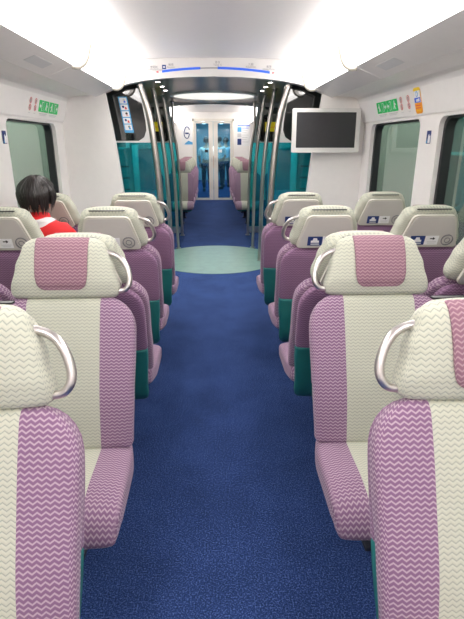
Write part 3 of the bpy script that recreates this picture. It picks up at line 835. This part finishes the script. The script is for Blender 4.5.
def hair_mesh(c, sc_, yaw, locks=130, length=1.0):
    bm = bmesh.new(); R = Matrix.Rotation(yaw, 3, 'Z')
    r = bmesh.ops.create_uvsphere(bm, u_segments=32, v_segments=20, radius=1)
    dele = []
    for v in r['verts']:
        x, y, z = v.co
        if z < -.55 or (y > .55 and z < .35): dele.append(v); continue
        k = 1+.03*math.sin(9*math.atan2(y, x)+3*z)
        v.co = Vector(c)+R@(Vector((x*.090*k, y*.106*k-.006, z*.112*k+.014))*sc_)
    bmesh.ops.delete(bm, geom=dele, context='VERTS')
    rnd = random.Random(3)
    for i in range(locks):
        th = rnd.uniform(0, 2*PI)
        dx, dy = math.cos(th), math.sin(th)
        front = dy > .45
        zend = rnd.uniform(.15, .45) if front else rnd.uniform(-1.05, -.55)*length
        z0 = rnd.uniform(.55, .97)
        n = 7; path = []
        tw = rnd.uniform(-.25, .25)
        for k in range(n):
            t = k/(n-1); z = z0+(zend-z0)*t
            rr = math.sqrt(max(.0, 1-min(1, max(-.35, z))**2)) if z > -.3 else .95-.22*(-z-.3)
            a = th+tw*t
            q = 1.03+rnd.uniform(-.01, .02)+.05*math.sin(PI*t)
            path.append(Vector(c)+R@(Vector((math.cos(a)*rr*.091*q, math.sin(a)*rr*.107*q-.006, z*.112+.014))*sc_))
        add_tube(bm, smooth_path(path, 2), [max(.0012, .0085*sc_*math.sin(PI*(.25+.75*j/(2*n-2)))) for j in range(2*n-1)], 6, True, .5)
    return bm

def hand(bm, wrist, fwd, side, up, sc_=1.0):
    """palm and five fingers, slightly curled, as small tubes sharing one mesh"""
    wrist, fwd, side, up = map(Vector, (wrist, fwd, side, up))
    for k, (off, ln) in enumerate(((-.030, .062), (-.010, .074), (.010, .070), (.029, .055))):
        b0 = wrist+fwd*.02+side*off*.7; b1 = wrist+fwd*.085+side*off
        path = [b0, b1, b1+fwd*ln*.5-up*.006, b1+fwd*ln*.85-up*.022, b1+fwd*ln*.95-up*.036]
        add_tube(bm, smooth_path(path, 3), [.012]*4+[.0095]*5+[.008]*4, 8)
    t = [wrist+side*-.028+fwd*.03, wrist+side*-.052+fwd*.055-up*.01, wrist+side*-.056+fwd*.09-up*.018]
    add_tube(bm, smooth_path(t, 3), .0105, 8)
    add_tube(bm, [wrist-fwd*.02, wrist+fwd*.03, wrist+fwd*.088], [.024, .034, .036], 12, True, .42)

# seated person in red, facing away
def seated():
    P = empty('person', (-1.165, 3.16, 0)); P.scale = (1, 1, .98)
    tag(P, 'dark-haired person in a red jacket with white yoke, seated facing away beside the left window', 'person')
    V = [(0, .06, .50, (.13, .12)), (0, .03, .62, (.125, .10)), (0, -.01, .80, (.13, .095)), (0, -.02, .96, (.14, .09)), (0, -.015, 1.07, (.10, .075)), (.0, .0, 1.12, .048), (0, .01, 1.17, .046),
         (.09, .16, .51, .085), (.10, .44, .52, .065), (.10, .47, .28, .05), (.10, .46, .08, .042), (.10, .56, .045, .035),
         (-.09, .16, .51, .085), (-.10, .44, .52, .065), (-.10, .47, .28, .05), (-.10, .46, .08, .042), (-.10, .56, .045, .035),
         (.17, -.01, 1.03, .062), (.225, .05, .84, .048), (.15, .27, .70, .036),
         (-.17, -.01, 1.03, .062), (-.225, .05, .84, .048), (-.15, .27, .70, .036)]
    E = [(0, 1), (1, 2), (2, 3), (3, 4), (4, 5), (5, 6), (0, 7), (7, 8), (8, 9), (9, 10), (10, 11), (0, 12), (12, 13), (13, 14), (14, 15), (15, 16), (3, 17), (17, 18), (18, 19), (3, 20), (20, 21), (21, 22)]
    body = skin_body('body', V, E, M_SKIN, P)
    bm = bmesh.new(); bm.from_mesh(body.data); head_mesh(bm, (0, .03, 1.245), 1.0, -.35)
    for sx in (-1, 1):
        R = Matrix.Rotation(-.35, 3, 'Z'); c = Vector((0, .03, 1.245))+R@Vector((.076*sx, -.002, -.01))
        r = bmesh.ops.create_uvsphere(bm, u_segments=12, v_segments=8, radius=1)
        for v in r['verts']: v.co = c+R@Vector((v.co.x*.010, v.co.y*.018, v.co.z*.030))
        hand(bm, (.13*sx, .29, .67), (-.15*sx, .95, -.25), (sx*-1, -.1, 0), (0, .2, 1))
    bm.to_mesh(body.data); bm.free()
    for p in body.data.polygons: p.use_smooth = True
    JV = [(a, b_, c_, (r[0]+.018, r[1]+.018) if isinstance(r, tuple) else r+.018) for a, b_, c_, r in V]
    ids = [1, 2, 3, 4, 5, 17, 18, 19, 20, 21, 22]; mp = {v: i for i, v in enumerate(ids)}
    JE = [(mp[a], mp[c]) for a, c in E if a in mp and c in mp]
    JV2 = [JV[i] for i in ids]
    JV2[4] = (0, .0, 1.135, .062)
    j = skin_body('jacket', JV2, JE, jacket_mat(), P)
    # puffy quilting
    for v in j.data.vertices:
        v.co += v.normal*.004*math.sin(v.co.z*75)
    bm = bmesh.new()
    ring = []
    for z, rr in ((1.09, .085), (1.12, .074), (1.142, .068), (1.15, .060)):
        ring.append([bm.verts.new((rr*math.cos(2*PI*k/20), .005+rr*.9*math.sin(2*PI*k/20), z+.008*math.cos(2*PI*k/20-PI/2)*-1)) for k in range(20)])
    for i in range(3):
        for k in range(20): bm.faces.new((ring[i][k], ring[i][(k+1) % 20], ring[i+1][(k+1) % 20], ring[i+1][k]))
    obj('collar', bm, plain('red_collar', (.72, .008, .012), .6), P)
    obj('hair', hair_mesh((0, .03, 1.245), 1.12, -.35, 160, .98), M_HAIR, P)
    bm = bmesh.new(); R = Matrix.Rotation(-.35, 3, 'Z')
    for sx in (-1, 1):
        r = bmesh.ops.create_uvsphere(bm, u_segments=10, v_segments=8, radius=.011)
        for v in r['verts']: v.co = Vector((0, .03, 1.245))+R@(Vector((.030*sx, .083, .006))+v.co)
    obj('eyes', bm, M_WHITE, P)
    tr = skin_body('trousers', [(0, .06, .51, (.145, .125)), (0, .04, .60, (.14, .11)), (.09, .16, .515, .095), (.10, .44, .525, .077), (.10, .47, .28, .064), (.10, .46, .10, .055), (-.09, .16, .515, .095), (-.10, .44, .525, .077), (-.10, .47, .28, .064), (-.10, .46, .10, .055)],
                   [(0, 1), (0, 2), (2, 3), (3, 4), (4, 5), (0, 6), (6, 7), (7, 8), (8, 9)], plain('dark_trousers', (.03, .035, .05), .8), P)
    for sx in (-1, 1): obj('shoe', bx(.10*sx-.045, .10*sx+.045, .40, .64, 0, .09, .03), M_DARK, P)
    return P
seated()

def stander(x, y, rz, shirt, label, stoop=0, hs=1.0, bag=False):
    P = empty('person', (x, y, 0), rz); P.scale = (hs, hs, hs)
    tag(P, label, 'person', None)
    V = [(0, 0, .95, (.15, .10)), (0, 0, 1.10, (.135, .095)), (0, .0, 1.28, (.15, .10)), (0, 0, 1.42, (.12, .075)), (0, .0, 1.49, .05), (0, .01, 1.55, .048),
         (.09, 0, .86, .088), (.10, .01, .50, .060), (.10, 0, .10, .042), (.10, .10, .045, .035),
         (-.09, 0, .86, .088), (-.10, .01, .50, .060), (-.10, 0, .10, .042), (-.10, .10, .045, .035),
         (.20, 0, 1.38, .058), (.25, .0, 1.12, .045), (.22, .14, .93, .034),
         (-.20, 0, 1.38, .058), (-.25, .0, 1.12, .045), (-.22, .14, .93, .034)]
    E = [(0, 1), (1, 2), (2, 3), (3, 4), (4, 5), (0, 6), (6, 7), (7, 8), (8, 9), (0, 10), (10, 11), (11, 12), (12, 13), (2, 14), (14, 15), (15, 16), (2, 17), (17, 18), (18, 19)]
    body = skin_body('body', V, E, M_SKIN, P, sub=1)
    bm = bmesh.new(); bm.from_mesh(body.data); head_mesh(bm, (0, .02, 1.62))
    for sx in (-1, 1): hand(bm, (.215*sx, .16, .90), (0, .5, -.86), (sx*-1, 0, 0), (0, .86, .5))
    bm.to_mesh(body.data); bm.free()
    for p in body.data.polygons: p.use_smooth = True
    G = .016
    up = [0, 1, 2, 3, 14, 15, 17, 18]; mp = {v: i for i, v in enumerate(up)}
    skin_body('shirt', [(*V[i][:3], (V[i][3][0]+G, V[i][3][1]+G) if isinstance(V[i][3], tuple) else V[i][3]+G) for i in up], [(mp[a], mp[c]) for a, c in E if a in mp and c in mp], shirt, P, sub=1)
    dn = [0, 6, 7, 8, 10, 11, 12]; mp = {v: i for i, v in enumerate(dn)}
    skin_body('trousers', [(*V[i][:3], (V[i][3][0]+G*.7, V[i][3][1]+G*.7) if isinstance(V[i][3], tuple) else V[i][3]+G) for i in dn], [(mp[a], mp[c]) for a, c in E if a in mp and c in mp], MATS.get('navy_trousers') or plain('navy_trousers', (.012, .02, .05), .8), P, sub=1)
    obj('hair', hair_mesh((0, .02, 1.62), 1.05, 0, 50, .8), M_HAIR, P)
    for sx in (-1, 1): obj('shoe', bx(.10*sx-.045, .10*sx+.045, -.06, .17, 0, .085, .02), M_DARK, P)
M_SHIRT = plain('pale_shirt', (.85, .88, .84), .7); M_SHIRT2 = plain('light_blue_shirt', (.55, .74, .84), .7)
stander(-.22, 16.6, 0, M_SHIRT, 'standing person in a pale shirt seen through the left door pane', hs=1.0)
stander(.20, 17.3, .5, M_SHIRT, 'standing person in a pale shirt close to the middle of the right door pane', hs=1.02)
stander(.46, 18.4, -.3, M_SHIRT2, 'standing person in a light blue shirt at the outer side of the right door pane', hs=1.0)
# a pair of seats in the next car on each side
for s, sd in ((-1, 'left'), (1, 'right')):
    for k, y in enumerate((15.6, 16.5)):
        seat(.80*s, y, False, 0, 'dim %s seat in the next car behind the %s door pane' % (('nearer', 'farther')[k], sd), 'seats of the next car', True)

# ------------------------------------------------------------------ outside the windows
for s, sd in ((-1, 'left'), (1, 'right')):
    tag(struct('wall_platform_'+sd, bx(*sorted((2.4*s, 2.46*s)), -3, 14, -1, 3), M_PLAT))
bm = bx(2.30, 2.39, 3.2, 5.35, -1, 2.6)  # added panel, stands in for a dark teal reflection in the right window
pl = struct('reflection_panel', bm, M_PTEAL)
tag(obj('reflection_band', bx(2.285, 2.298, 3.2, 5.35, 1.44, 1.47), M_CYAN, None, False), 'thin cyan band imitating a bright line reflected in the nearer right window', 'band')  # bright line of that reflection, put in as a coloured strip
